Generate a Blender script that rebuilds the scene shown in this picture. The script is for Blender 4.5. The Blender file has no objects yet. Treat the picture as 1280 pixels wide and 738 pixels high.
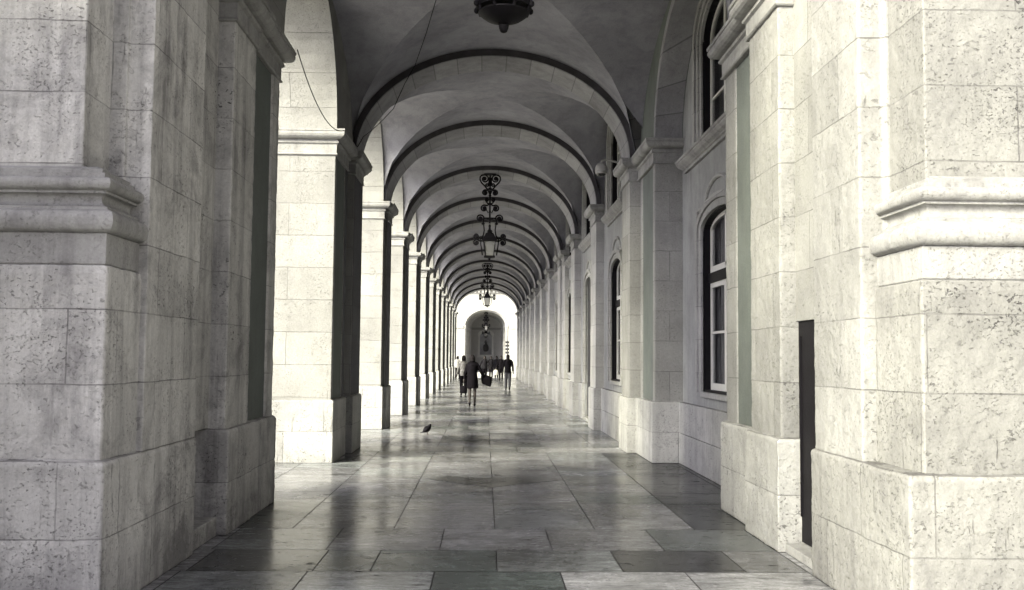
import bpy, bmesh, math, random
from mathutils import Vector, Matrix
from mathutils.geometry import tessellate_polygon
random.seed(7)
sc = bpy.context.scene
COL = sc.collection
XC = 0.11                       # axis of the passage
PI = math.pi
# ------------------------------------------------------------------ helpers
class MB:
    """collects shapes, links them as ONE mesh object"""
    def __init__(s): s.v = []; s.f = []
    def add(s, vs, fs):
        o = len(s.v); s.v += [tuple(p) for p in vs]; s.f += [tuple(i + o for i in f) for f in fs]; return s
    def box(s, x0, x1, y0, y1, z0, z1):
        return s.add([(x0,y0,z0),(x1,y0,z0),(x1,y1,z0),(x0,y1,z0),(x0,y0,z1),(x1,y0,z1),(x1,y1,z1),(x0,y1,z1)],
              [(3,2,1,0),(4,5,6,7),(0,1,5,4),(1,2,6,5),(2,3,7,6),(3,0,4,7)])
    def stack(s, poly, prof):
        """rings of a CCW plan polygon offset outward: prof = [(offset, z), ...] from the bottom up"""
        n = len(poly); rings = []
        for d, z in prof:
            r = []
            for i in range(n):
                p0 = Vector(poly[i-1]); p1 = Vector(poly[i]); p2 = Vector(poly[(i+1) % n])
                a = (p1-p0).normalized(); b = (p2-p1).normalized()
                na = Vector((a.y, -a.x)); nb = Vector((b.y, -b.x))
                k = 1 + na.dot(nb)
                m = (na + nb) / (k if k > .2 else .2)
                q = p1 + m*d; r.append((q.x, q.y, z))
            rings.append(r)
        vs = [p for r in rings for p in r]; fs = []
        for j in range(len(rings)-1):
            for i in range(n):
                i2 = (i+1) % n
                fs.append((j*n+i, j*n+i2, (j+1)*n+i2, (j+1)*n+i))
        fs.append(tuple(reversed(range(n)))); fs.append(tuple((len(rings)-1)*n+i for i in range(n)))
        return s.add(vs, fs)
    def plate(s, loops, d0, d1, ax):
        """flat polygon with holes (2D loops), thick from d0 to d1 along axis ax ('x': loops are (y,z); 'y': loops are (x,z))"""
        def P(p, d): return (d, p[0], p[1]) if ax == 'x' else (p[0], d, p[1])
        pts = [p for l in loops for p in l]; n = len(pts)
        tri = tessellate_polygon([[Vector((p[0], p[1], 0)) for p in l] for l in loops])
        vs = [P(p, d0) for p in pts] + [P(p, d1) for p in pts]; fs = []
        for t in tri: fs.append(tuple(t)); fs.append(tuple(i+n for i in reversed(t)))
        o = 0
        for l in loops:
            m = len(l)
            for i in range(m):
                j = (i+1) % m; fs.append((o+i, o+j, o+j+n, o+i+n))
            o += m
        return s.add(vs, fs)
    def tube(s, pts, r, seg=6, caps=True, flat=None):
        pts = [Vector(p) for p in pts]; n = len(pts)
        if not isinstance(r, (list, tuple)): r = [r]*n
        vs = []; fs = []; ref = None
        for i, p in enumerate(pts):
            t = (pts[min(i+1, n-1)] - pts[max(i-1, 0)])
            if t.length < 1e-9: t = Vector((0,0,1))
            t.normalize()
            if ref is None:
                ref = Vector((0,1,0)) if abs(t.y) < .9 else Vector((1,0,0))
            u = ref - t*ref.dot(t)
            if u.length < 1e-6: u = t.orthogonal()
            u.normalize(); w = t.cross(u); ref = u
            for k in range(seg):
                a = 2*PI*(k+.5)/seg
                fu = flat if flat else 1
                vs.append(p + (u*math.cos(a)*fu + w*math.sin(a))*r[i])
        for i in range(n-1):
            for k in range(seg):
                k2 = (k+1) % seg
                fs.append((i*seg+k, i*seg+k2, (i+1)*seg+k2, (i+1)*seg+k))
        if caps:
            fs.append(tuple(reversed(range(seg)))); fs.append(tuple((n-1)*seg+k for k in range(seg)))
        return s.add(vs, fs)
    def lathe(s, c, prof, seg=16, sx=1, sy=1, a0=0):
        vs = []; fs = []; n = len(prof)
        for r, z in prof:
            for k in range(seg):
                a = a0 + 2*PI*k/seg
                vs.append((c[0]+r*sx*math.cos(a), c[1]+r*sy*math.sin(a), c[2]+z))
        for i in range(n-1):
            for k in range(seg):
                k2 = (k+1) % seg
                fs.append((i*seg+k, i*seg+k2, (i+1)*seg+k2, (i+1)*seg+k))
        fs.append(tuple(reversed(range(seg)))); fs.append(tuple((n-1)*seg+k for k in range(seg)))
        return s.add(vs, fs)
    def ball(s, c, rx, ry, rz, seg=14, rings=9):
        pr = [(math.sin(PI*i/rings) if 0 < i < rings else .02, -math.cos(PI*i/rings)*rz) for i in range(rings+1)]
        return s.lathe(c, pr, seg, rx, ry)
    def build(s, name, mat, parent=None, smooth=False, bevel=0, seg=2, remesh=0, auto=None):
        me = bpy.data.meshes.new(name); me.from_pydata(s.v, [], s.f)
        if not remesh:
            bm = bmesh.new(); bm.from_mesh(me)
            bmesh.ops.recalc_face_normals(bm, faces=bm.faces); bm.to_mesh(me); bm.free()
        o = bpy.data.objects.new(name, me); COL.objects.link(o)
        me.materials.append(mat)
        if parent: o.parent = parent; o.matrix_parent_inverse = PINV.get(parent.name, Matrix())
        if smooth: me.polygons.foreach_set('use_smooth', [True]*len(me.polygons))
        if bevel:
            b = o.modifiers.new('edge', 'BEVEL'); b.width = bevel; b.segments = seg; b.limit_method = 'ANGLE'; b.angle_limit = math.radians(35)
        if remesh:
            r = o.modifiers.new('skin', 'REMESH'); r.mode = 'VOXEL'; r.voxel_size = remesh; r.use_smooth_shade = True
            q = o.modifiers.new('soft', 'SMOOTH'); q.factor = .5; q.iterations = 3
        if auto:
            me.polygons.foreach_set('use_smooth', [True]*len(me.polygons))
            for e in sharp_edges(me, auto): me.edges[e].use_edge_sharp = True
        return o
PINV = {}
CLOUD = bpy.data.textures.new('worn', 'CLOUDS'); CLOUD.noise_scale = .10; CLOUD.noise_depth = 3
def wear(o, vox=.014, amt=.014):
    for md in list(o.modifiers): o.modifiers.remove(md)
    r = o.modifiers.new('skin', 'REMESH'); r.mode = 'VOXEL'; r.voxel_size = vox; r.use_smooth_shade = True
    d = o.modifiers.new('worn', 'DISPLACE'); d.texture = CLOUD; d.texture_coords = 'GLOBAL'; d.strength = amt; d.mid_level = .5
    return o
def sharp_edges(me, ang):
    ef = {}
    for p in me.polygons:
        for k in p.edge_keys: ef.setdefault(k, []).append(p.normal)
    return [e.index for e in me.edges if len(ef.get(e.key, [])) != 2 or ef[e.key][0].angle(ef[e.key][1], 0) > math.radians(ang)]
def empty(name, loc=(0,0,0), rz=0):
    """an Empty at the thing's base; parts are modelled in the Empty's own space when local=True"""
    o = bpy.data.objects.new(name, None); COL.objects.link(o); o.location = loc; o.rotation_euler = (0,0,rz)
    o.empty_display_size = .2
    return o
def anchor(name, loc):
    """an Empty at the thing's base whose parts are modelled in world coordinates"""
    o = empty(name, loc); PINV[o.name] = Matrix.Translation(-Vector(loc)); return o
def tag(o, label, cat, group=None, kind=None):
    if label: o['label'] = label
    if cat: o['category'] = cat
    if group: o['group'] = group
    if kind: o['kind'] = kind
    return o
def copy_tree(o, parent=None):
    c = o.copy(); COL.objects.link(c)
    if parent:
        c.parent = parent; c.matrix_parent_inverse = o.matrix_parent_inverse.copy()
    for ch in list(o.children): copy_tree(ch, c)
    return c
ORD = ['first','second','third','fourth','fifth','sixth','seventh','eighth','ninth','tenth','eleventh','twelfth','thirteenth','fourteenth']
def arc(cy, half, zs, rise, n=20, a0=0, a1=PI):
    return [(cy + half*math.cos(a0+(a1-a0)*i/n), zs + rise*math.sin(a0+(a1-a0)*i/n)) for i in range(n+1)]
# ------------------------------------------------------------------ materials
def newmat(name):
    m = bpy.data.materials.new(name); m.use_nodes = True
    nt = m.node_tree; b = nt.nodes['Principled BSDF']; return m, nt, b
class N:
    def __init__(s, nt): s.nt = nt
    def __call__(s, t, ins={}, **kw):
        n = s.nt.nodes.new(t)
        for k, v in kw.items(): setattr(n, k, v)
        for k, v in ins.items(): s.set(n.inputs[k], v)
        return n
    def set(s, i, v):
        if hasattr(v, 'links') or isinstance(v, bpy.types.NodeSocket): s.nt.links.new(v, i)
        else: i.default_value = v
    def math(s, op, a, b=0, clamp=False, c=None):
        n = s.nt.nodes.new('ShaderNodeMath'); n.operation = op; n.use_clamp = clamp
        s.set(n.inputs[0], a); s.set(n.inputs[1], b)
        if c is not None: s.set(n.inputs[2], c)
        return n.outputs[0]
    def vmath(s, op, a, b):
        n = s.nt.nodes.new('ShaderNodeVectorMath'); n.operation = op; s.set(n.inputs[0], a); s.set(n.inputs[1], b); return n.outputs[0]
    def noise(s, vec, scale, detail=4, rough=.55, dist=0):
        n = s('ShaderNodeTexNoise', {'Vector': vec, 'Scale': scale, 'Detail': detail, 'Roughness': rough, 'Distortion': dist}); return n.outputs['Fac']
    def ramp(s, f, a, b, lo=0., hi=1.):
        n = s('ShaderNodeMapRange', {'Value': f, 'From Min': a, 'From Max': b, 'To Min': lo, 'To Max': hi}); n.clamp = True; return n.outputs[0]
    def scalecol(s, col, f):
        n = s.nt.nodes.new('ShaderNodeVectorMath'); n.operation = 'SCALE'; s.set(n.inputs[0], col); s.set(n.inputs['Scale'], f); return n.outputs[0]
    def mix(s, f, a, b):
        n = s.nt.nodes.new('ShaderNodeMix'); n.data_type = 'RGBA'; s.set(n.inputs['Factor'], f); s.set(n.inputs[6], a); s.set(n.inputs[7], b); return n.outputs[2]

def stone(name, col, pits=1., dirt=.5, row=.47, width=.95, joints=True, rough=.75, grime=(.10,.095,.10), mott=.25, zoff=0.0):
    """weathered lioz / travertine blockwork: joints, tone per block, horizontal pits, rain streaks"""
    m, nt, b = newmat(name); n = N(nt)
    geo = n('ShaderNodeNewGeometry'); pos = geo.outputs['Position']
    sep = n('ShaderNodeSeparateXYZ', {0: pos}); X, Y, Z = sep.outputs
    sn = n('ShaderNodeSeparateXYZ', {0: geo.outputs['True Normal']})
    facex = n.math('GREATER_THAN', n.math('ABSOLUTE', sn.outputs[0]), n.math('ABSOLUTE', sn.outputs[1]))
    u = n.math('ADD', n.math('MULTIPLY', Y, facex), n.math('MULTIPLY', X, n.math('SUBTRACT', 1, facex)))
    wob = n.math('MULTIPLY', n.math('SUBTRACT', n.noise(pos, 3, 3), .5), .02)
    uv = n('ShaderNodeCombineXYZ', {0: n.math('ADD', u, wob), 1: n.math('ADD', n.math('ADD', Z, zoff), wob), 2: 0.0}).outputs[0]
    big = n.noise(pos, .9, 5, .6)
    tone = n.ramp(big, .3, .7, 1-mott, 1+mott*.25)
    if joints:
        br = n('ShaderNodeTexBrick', {'Vector': uv, 'Color1': (1,1,1,1), 'Color2': (.80,.80,.80,1), 'Mortar': (.9,.9,.9,1), 'Scale': 1.0, 'Mortar Size': .0045, 'Mortar Smooth': .15, 'Bias': -.2, 'Brick Width': width, 'Row Height': row})
        br.offset = .5; br.squash = 1
        tone = n.math('MULTIPLY', tone, n('ShaderNodeSeparateColor', {0: br.outputs['Color']}).outputs[0])
        jf = n.math('MULTIPLY', br.outputs['Fac'], n.ramp(n.noise(pos, 2.2, 3), .35, .6, .25, 1))
    else: jf = n.math('MULTIPLY', Z, 0)
    # pits: small irregular holes, in patches, denser on some blocks
    pv = n('ShaderNodeMapping', {'Vector': pos, 'Scale': (30, 30, 42)}).outputs[0]
    pn = n.noise(pv, 1, 4, .6, .35)
    pv2 = n('ShaderNodeMapping', {'Vector': pos, 'Scale': (7, 7, 13)}).outputs[0]
    pn2 = n.noise(pv2, 1, 6, .7, .5)
    patch = n.ramp(n.noise(pos, 1.9, 5, .65), .45, .62)
    blockv = n.math('SUBTRACT', 1, n.ramp(tone, .7, .98, 0, .6))
    pit = n.math('MULTIPLY', n.ramp(pn, .605, .64), n.math('ADD', n.math('MULTIPLY', n.math('MULTIPLY', patch, blockv), 1.2), .10))
    chip = n.math('MULTIPLY', n.ramp(pn2, .625, .665), n.ramp(n.noise(pos, 1.2, 4), .45, .58))
    pn3 = n.noise(n('ShaderNodeMapping', {'Vector': pos, 'Scale': (48, 48, 70)}).outputs[0], 1, 3, .6)
    pit3 = n.math('MULTIPLY', n.ramp(pn3, .60, .66), n.ramp(n.noise(pos, 2.6, 5, .7), .47, .6, .05, .8))
    pit = n.math('MAXIMUM', pit, pit3)
    pit = n.math('MULTIPLY', n.math('MAXIMUM', pit, n.math('MULTIPLY', chip, .45)), pits, True)
    fis = n.noise(n('ShaderNodeMapping', {'Vector': pos, 'Scale': (24, 24, 2.0)}).outputs[0], 1, 5, .7, .25)
    fis = n.math('MULTIPLY', n.ramp(fis, .635, .675), n.ramp(n.noise(pos, 1.5, 4, .6), .50, .62, 0, .75))
    pit = n.math('MAXIMUM', pit, n.math('MULTIPLY', fis, pits))
    # pale worn scuffs (shallow spalls) with a darker rim
    sp = n.noise(n('ShaderNodeMapping', {'Vector': pos, 'Scale': (6, 6, 5)}).outputs[0], 1, 3, .5, .3)
    rim = n.math('MULTIPLY', n.ramp(n.math('ABSOLUTE', n.math('SUBTRACT', sp, .66)), 0, .012, 1, 0), n.ramp(n.noise(pos, .9, 2), .5, .56))
    spall = n.math('MULTIPLY', n.ramp(sp, .655, .665), n.ramp(n.noise(pos, .9, 2), .5, .56))
    # rain streaks and soot
    sv = n('ShaderNodeMapping', {'Vector': pos, 'Scale': (5.5, 5.5, .35)}).outputs[0]
    streak = n.ramp(n.noise(sv, 1, 6, .65, .4), .47, .66)
    cloud = n.ramp(n.noise(pos, 2.0, 8, .74, .5), .46, .62)
    foot = n.math('MULTIPLY', n.ramp(n.math('ADD', Z, n.math('MULTIPLY', n.noise(pos, 3, 5, .7), .5)), .2, .75, 1, 0), .75)
    dirtf = n.math('MULTIPLY', n.math('ADD', n.math('MULTIPLY', streak, .55), n.math('ADD', n.math('MULTIPLY', cloud, .6), foot)), dirt, True)
    fine = n.ramp(n.noise(pos, 55, 3, .7), .3, .7, .88, 1.07)
    c = n.scalecol((*col,), n.math('MULTIPLY', tone, fine))
    c = n.mix(n.math('MULTIPLY', dirtf, .75), c, (*grime, 1))
    c = n.mix(n.math('MULTIPLY', spall, .30*pits), c, (.25,.245,.235,1))
    c = n.mix(n.math('MULTIPLY', rim, .55*pits), c, (.12,.115,.11,1))
    c = n.mix(n.math('MULTIPLY', pit, .92), c, (.03,.027,.03,1))
    c = n.mix(n.math('MULTIPLY', jf, .58), c, (.07,.065,.066,1))
    nt.links.new(c, b.inputs['Base Color'])
    b.inputs['Roughness'].default_value = rough; b.inputs['Specular IOR Level'].default_value = .3
    hgt = n.math('SUBTRACT', n.math('MULTIPLY', n.noise(pos, 28, 5, .65), .35), n.math('ADD', n.math('MULTIPLY', pit, 1.0), n.math('MULTIPLY', jf, .9)))
    hgt = n.math('ADD', hgt, n.math('MULTIPLY', n.noise(pos, 4, 3), .8))
    bp = n('ShaderNodeBump', {'Height': hgt, 'Strength': .75, 'Distance': .018})
    nt.links.new(bp.outputs[0], b.inputs['Normal'])
    return m
def plain(name, col, rough=.6, mott=.15, scale=3, bump=.0, spec=.5, metal=0, crack=0):
    m, nt, b = newmat(name); n = N(nt)
    pos = n('ShaderNodeNewGeometry').outputs['Position']
    f = n.ramp(n.noise(pos, scale, 6, .62), .3, .7, 1-mott, 1+mott*.5)
    f = n.math('MULTIPLY', f, n.ramp(n.noise(pos, scale*14, 3), .3, .7, .94, 1.04))
    c = n.scalecol((*col,), f)
    if crack:
        wn = n.noise(pos, .55, 5, .6, 1.0)
        k = n.math('MULTIPLY', n.ramp(n.math('ABSOLUTE', n.math('SUBTRACT', wn, .47)), 0, .0035, 1, 0), n.ramp(n.noise(pos, .4, 2), .5, .6))
        c = n.mix(n.math('MULTIPLY', k, crack), c, (.06,.06,.07,1))
    nt.links.new(c, b.inputs['Base Color'])
    b.inputs['Roughness'].default_value = rough; b.inputs['Specular IOR Level'].default_value = spec; b.inputs['Metallic'].default_value = metal
    if bump:
        bp = n('ShaderNodeBump', {'Height': n.noise(pos, scale*9, 5, .65), 'Strength': bump, 'Distance': .01}); nt.links.new(bp.outputs[0], b.inputs['Normal'])
    return m
M = {}
STONE = (.47,.455,.425)
M['front'] = stone('weathered pale limestone', (.32,.316,.297), pits=.75, dirt=.5, width=1.3)
M['front_grey'] = stone('sooty limestone', (.72,.71,.675), pits=.7, dirt=.88, width=1.3)
M['shaft'] = stone('dressed limestone', (.37,.366,.348), pits=.5, dirt=.32, width=1.15)
M['jamb'] = stone('pale limestone blocks', (.39,.385,.365), pits=.4, dirt=.2, width=1.5, row=.49)
M['sooty'] = stone('soot-blackened sheltered limestone', (.095,.094,.105), pits=.5, dirt=.5, width=1.5, row=.49)  # shade on the corridor side painted into this stone's colour
M['plinth'] = stone('pitted plinth limestone', (.56,.555,.53), pits=.8, dirt=.42, width=1.2)
M['pale_pilaster'] = stone('pale pilaster limestone', (.58,.572,.54), pits=.4, dirt=.3, width=1.15)
M['mould'] = stone('moulded limestone', (.42,.416,.40), pits=.4, dirt=.7, joints=False)
M['arch'] = stone('arch voussoirs', (.41,.405,.42), pits=.4, dirt=.5, row=50, width=.62, joints=False)
M['trim'] = stone('window trim limestone', (.50,.495,.475), pits=.6, dirt=.4, width=3)
M['green'] = stone('green lime plaster', (.175,.195,.178), pits=.12, dirt=.4, joints=False, rough=.85, mott=.3)
M['ceil'] = stone('slate grey plaster', (.39,.385,.425), pits=.08, dirt=.5, joints=False, rough=.9, mott=.28, grime=(.12,.12,.14))
M['wallp'] = stone('grey plaster wall', (.40,.405,.395), pits=.12, dirt=.45, joints=False, rough=.85, mott=.3)
M['white'] = plain('white gloss paint', (.78,.77,.72), .4, .08, 6)
M['iron'] = plain('black wrought iron', (.007,.006,.008), .6, .3, 20, .2, .15)
M['dark'] = plain('dark wood', (.009,.008,.010), .6, .3, 5, .2, .12)
M['door'] = plain('grey wood', (.035,.034,.037), .6, .4, 5, .3, .3)
M['curtain'] = plain('net curtain', (.36,.36,.36), .9, .1, 5)
M['facade'] = plain('white render', (.40,.395,.365), .85, .06, .5, .05)
M['mass'] = plain('pale upper storeys', (.62,.61,.57), .85, .12, .3)
M['skin'] = plain('skin', (.055,.048,.046), .6, .05, 8, spec=.06)
M['patterned'] = plain('pale patterned cloth', (.26,.25,.24), .85, .6, 14)
M['cream'] = plain('pale cotton', (.62,.60,.56), .85, .1, 9)
M['black'] = plain('black cloth', (.007,.006,.008), .85, .3, 12, spec=.06)
M['navy'] = plain('dark jacket cloth', (.016,.015,.018), .8, .3, 12, spec=.06)
M['denim'] = plain('faded denim', (.07,.07,.078), .8, .3, 16, spec=.06)
M['hair'] = plain('dark hair', (.014,.012,.013), .5, .3, 40, .3, spec=.06)
M['feather'] = plain('dark feathers', (.012,.011,.014), .7, .5, 30, .3, spec=.06)
M['beak'] = plain('horn', (.10,.08,.07), .5, .2, 30)
M['plastic'] = plain('pale grey plastic', (.50,.49,.47), .4, .06, 10)
M['dome'] = plain('smoked dome', (.02,.02,.022), .12, .05, 10)
M['mortar'] = plain('dark joint', (.03,.028,.03), .9, .2, 10)
M['plaza'] = plain('pale plaza paving', (.62,.61,.56), .8, .15, .6, .1)
M['bronze'] = plain('dark bronze', (.04,.038,.036), .45, .3, 8)
def glassmat(name, col, rough, alpha):
    m, nt, b = newmat(name); n = N(nt)
    b.inputs['Base Color'].default_value = (*col,1); b.inputs['Roughness'].default_value = rough
    tr = n('ShaderNodeBsdfTransparent', {'Color': (1,1,1,1)}); mx = n('ShaderNodeMixShader', {0: alpha})
    nt.links.new(tr.outputs[0], mx.inputs[1]); nt.links.new(b.outputs[0], mx.inputs[2])
    nt.links.new(mx.outputs[0], nt.nodes['Material Output'].inputs[0]); return m
M['pane'] = glassmat('window glass', (.02,.02,.023), .04, .35)
M['lampglass'] = glassmat('frosted lantern glass', (.22,.22,.215), .45, .7)
def floormat(k):
    m, nt, b = newmat('polished floor slabs'); n = N(nt)
    pos = n('ShaderNodeNewGeometry').outputs['Position']
    at = n('ShaderNodeAttribute', attribute_name='tone'); at.attribute_type = 'GEOMETRY'
    tint = n('ShaderNodeAttribute', attribute_name='tint'); tint.attribute_type = 'GEOMETRY'
    f = n.ramp(n.noise(pos, 1.1, 6, .65, .6), .3, .72, .72, 1.12)
    v = n('ShaderNodeMapping', {'Vector': pos, 'Scale': (2.2, 9, 5)}).outputs[0]
    f = n.math('MULTIPLY', f, n.ramp(n.noise(v, 1, 7, .75, .7), .34, .66, .52, 1.25))
    f = n.math('MULTIPLY', f, n.ramp(n.noise(pos, 40, 4, .7), .3, .7, .74, 1.2))
    f = n.math('MULTIPLY', f, n.ramp(n.noise(n('ShaderNodeMapping', {'Vector': pos, 'Scale': (9, 22, 9)}).outputs[0], 1, 6, .75, .6), .36, .62, .62, 1.18))
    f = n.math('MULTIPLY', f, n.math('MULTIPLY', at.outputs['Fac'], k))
    c = n.mix(tint.outputs['Fac'], (.95,.95,.98,1), (.84,1.0,.97,1))
    c = n.scalecol(c, f)
    pv = n('ShaderNodeMapping', {'Vector': pos, 'Scale': (7, 16, 7)}).outputs[0]
    pit = n.math('MULTIPLY', n.ramp(n.noise(pv, 1, 5, .65, .5), .60, .635), n.ramp(n.noise(pos, 1.3, 3), .42, .6, .25, 1))
    c = n.mix(n.math('MULTIPLY', pit, .85), c, (.02,.02,.022,1))
    damp = n.ramp(n.noise(pos, .55, 6, .68, .8), .46, .60, 1.08, .50)
    c = n.scalecol(c, damp)
    nt.links.new(c, b.inputs['Base Color'])
    wet = n.ramp(n.noise(pos, .8, 5, .6, .5), .38, .66)
    nt.links.new(n.math('ADD', n.math('ADD', n.math('MULTIPLY', wet, .14), .17), n.math('MULTIPLY', pit, .4)), b.inputs['Roughness'])
    b.inputs['IOR'].default_value = 1.5; b.inputs['Specular IOR Level'].default_value = .22
    hgt = n.math('SUBTRACT', n.math('MULTIPLY', n.noise(v, 1.6, 5, .6), .30), n.math('MULTIPLY', pit, .8))
    bp = n('ShaderNodeBump', {'Height': hgt, 'Strength': .16, 'Distance': .01}); nt.links.new(bp.outputs[0], b.inputs['Normal'])
    return m
M['floor'] = floormat(1.42)
# ------------------------------------------------------------------ ground
g = MB().box(-400, 400, -300, 500, -.6, -.03).build('plaza', M['plaza']); tag(g, 'pale paved open square and street around the arcade', 'paving', kind='structure')
M['street'] = plain('cobbled street', (.30,.295,.28), .75, .25, 2.5, .3)
g = MB().box(-3.6, 40, -13, 4.58, -.05, -.022).build('street', M['street']); tag(g, 'pale cobbled street in front of the arcade', 'street', kind='structure')
def make_floor():
    rows = []                                   # (y0, y1, x edges)
    cols = [XC + .94*k for k in (-5,-4,-3,-2,-1,0,1,2,3,4)]
    half = [XC + .94*(k+.5) for k in (-5,-4,-3,-2,-1,0,1,2,3)]
    rows.append((4.6, 5.4, cols)); rows.append((5.4, 6.6, half)); rows.append((6.6, 7.6, half))
    rows.append((7.6, 8.43, [-4,-2.9,-2.2,-1.27,-.84,XC,1.06,1.99,2.46,3.3])); rows.append((8.43, 9.47, half))
    ys = [9.47, 11.13, 12.0, 12.85, 13.7, 14.55, 15.4, 16.25, 17.1]
    for a, b_ in zip(ys, ys[1:]): rows.append((a, b_, cols))
    rows.append((17.1, 18.03, half))
    y = 18.03
    for k in range(11):
        ye = 22.3 + 5.4*k; nr = 5
        for i in range(nr): rows.append((y + (ye-y)*i/nr, y + (ye-y)*(i+1)/nr, cols))
        rows.append((ye, ye+1.1, half)); y = ye + 1.1
    known = {(7.6,1.06):(.045,0), (7.6,1.99):(.12,0), (7.6,-.84):(.11,1), (7.6,-1.27):(.13,.6), (7.6,-2.2):(.07,.2), (6.6,half[4]):(.09,1),
             (8.43,half[6]):(.10,.5), (8.43,half[7]):(.12,.5), (11.13,cols[6]):(.12,1), (11.13,cols[5]):(.26,0)}
    vs = []; fs = []; tone = []; tint = []
    rr = random.Random(11)
    for y0, y1, xs in rows:
        i = 0
        while i < len(xs)-1:
            x0, x1 = xs[i], xs[i+1]; step = 1
            if y0 > 9 and rr.random() < .22 and i+2 < len(xs) and abs(xs[i+1]-XC) > .5 and abs(abs(xs[i+1]-XC)-.94) > .1 and abs(abs(xs[i+1]-XC)-1.88) > .1:
                x1 = xs[i+2]; step = 2
            t = rr.choice((.19,.22,.24,.26,.28,.31,.21,.27)); gcol = rr.choice((0,0,0,.3,.2))
            if y0 > 12 and rr.random() < .09: t = .11; gcol = .6
            for (ky, kx), val in known.items():
                if abs(ky-y0) < .01 and abs(kx-x0) < .02: t, gcol = val
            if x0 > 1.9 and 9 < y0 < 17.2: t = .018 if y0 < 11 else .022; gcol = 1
            if x1 < -1.7 and 9 < y0 < 11: t = .07; gcol = .6  # left strip: the pier's dark reflection put into the slab tone
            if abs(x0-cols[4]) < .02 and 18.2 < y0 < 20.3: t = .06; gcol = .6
            gp = .0055; o = len(vs)
            vs += [(x0+gp,y0+gp,0),(x1-gp,y0+gp,0),(x1-gp,y1-gp,0),(x0+gp,y1-gp,0)]
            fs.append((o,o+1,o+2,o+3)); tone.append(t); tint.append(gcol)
            i += step
    me = bpy.data.meshes.new('floor'); me.from_pydata(vs, [], fs); me.materials.append(M['floor'])
    for nm, d in (('tone', tone), ('tint', tint)):
        a = me.attributes.new(nm, 'FLOAT', 'FACE'); a.data.foreach_set('value', d)
    o = bpy.data.objects.new('floor', me); COL.objects.link(o); tag(o, 'polished grey stone slab floor running the length of the passage', 'floor', kind='structure')
    j = MB().box(-4.6, 3.9, 4.6, 77.8, -.025, -.004).build('floor_joints', M['mortar'], o)
    # V-shaped darker inlay in the middle of the passage
    pts = [(-.79,13.36),(-.3,12.83),(.11,12.43),(.52,12.83),(1.03,13.27),(.6,13.58),(.11,13.40),(-.48,13.62)]
    me = bpy.data.meshes.new('inlay'); me.from_pydata([(x,y,.0025) for x,y in pts], [], [tuple(range(len(pts)))]); me.materials.append(M['floor'])
    a = me.attributes.new('tone', 'FLOAT', 'FACE'); a.data.foreach_set('value', [.06]); a = me.attributes.new('tint', 'FLOAT', 'FACE'); a.data.foreach_set('value', [.1])
    c = bpy.data.objects.new('inlay', me); COL.objects.link(c); c.parent = o
make_floor()
# ------------------------------------------------------------------ piers
ZS = 5.05                                        # springing = top of every capital
CAP = [(0,4.66),(.022,4.662),(.034,4.675),(.022,4.69),(.016,4.695),(.018,4.83),(.045,4.845),(.05,4.868),(.03,4.875),(.032,4.90),(.075,4.905),(.108,4.918),(.134,4.94),(.147,4.97),(.148,4.992),(.14,5.008),(.152,5.012),(.155,5.045),(.02,ZS)]
PL = [(0,0),(0,.455),(-.004,.463),(0,.471),(0,.915),(-.012,.935),(-.03,.945)]
def off(poly, d):
    m = MB().stack(poly, [(d,0)]); return [(p[0],p[1]) for p in m.v[:len(poly)]]
def pier(name, label, cat, group, poly, cap_poly=None, panels=(), mats=('jamb','plinth','mould'), base=(0,0), ztop=4.70, plinth_d=.045, cap=True, dark_face=(), worn=False):
    """plan polygon CCW -> plinth, shaft, capital; panels are plaster plates (x0,x1,y0,y1) set in the shaft"""
    t = anchor(name, (base[0], base[1], 0)); tag(t, label, cat, group)
    a_ = MB().stack(off(cap_poly or poly, plinth_d), PL).build('plinth', M[mats[1]], t, bevel=.012)
    b_ = MB().stack(poly, [(0,.93),(0,ztop)]).build('shaft', M[mats[0]], t, bevel=.010)
    if worn: wear(a_); wear(b_)
    if cap: MB().stack(cap_poly or poly, CAP).build('capital', M[mats[2]], t)
    for p in dark_face: MB().box(*p, .95, 4.66).build('pilaster', M['sooty'], t, bevel=.01)  # thin dark covers that carry the corridor-side shade in their colour
    for p in panels: MB().box(*p, .95, 4.66).build('plaster_panel', M['green'], t)
    return t
XO = -3.55                                       # outer face of the open side
GP = 'piers along the open left side'
LX = -2.29                                       # shaft face
pl = pier('stone_pier', 'wide dark double pier with green plaster strip, second pier on the left', 'pier', GP,
     [(XO,15.19),(LX-.02,15.19),(LX-.02,15.34),(LX-.045,15.34),(LX-.045,16.25),(LX-.02,16.25),(LX-.02,16.5),(LX-.16,16.5),(LX-.16,16.8),(LX+.06,16.8),(LX+.06,17.9),(LX-.02,17.9),(LX-.02,18.15),(XO,18.15)],
     [(XO,15.19),(LX-.02,15.19),(LX-.02,16.5),(LX-.10,16.5),(LX-.10,16.8),(LX+.06,16.8),(LX+.06,17.9),(LX-.02,17.9),(LX-.02,18.15),(XO,18.15)],
     panels=[(LX-.06,LX-.036,15.34,16.25)], base=(-2.9,16.6), dark_face=[(LX-.02,LX+.066,16.806,17.894),(LX-.1,LX-.014,16.26,16.494)])
def left_plan(y0):
    return [(XO,y0),(LX,y0),(LX,y0+.2),(LX+.07,y0+.2),(LX+.07,y0+1.12),(LX,y0+1.12),(LX,y0+1.34),(XO,y0+1.34)]
proto = None
for k in range(11):
    y0 = 22.24 + 5.4*k
    lab = 'slim stone pier with sunlit end face, %s one beyond the wide double pier' % ORD[k]
    if proto is None:
        proto = pier('stone_pier', lab, 'pier', GP, left_plan(22.24), base=(-2.9,22.9), dark_face=[(LX-.02,LX+.076,22.445,23.355)]); continue
    c = copy_tree(proto); c.location.y += 5.4*k; c['label'] = lab
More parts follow.
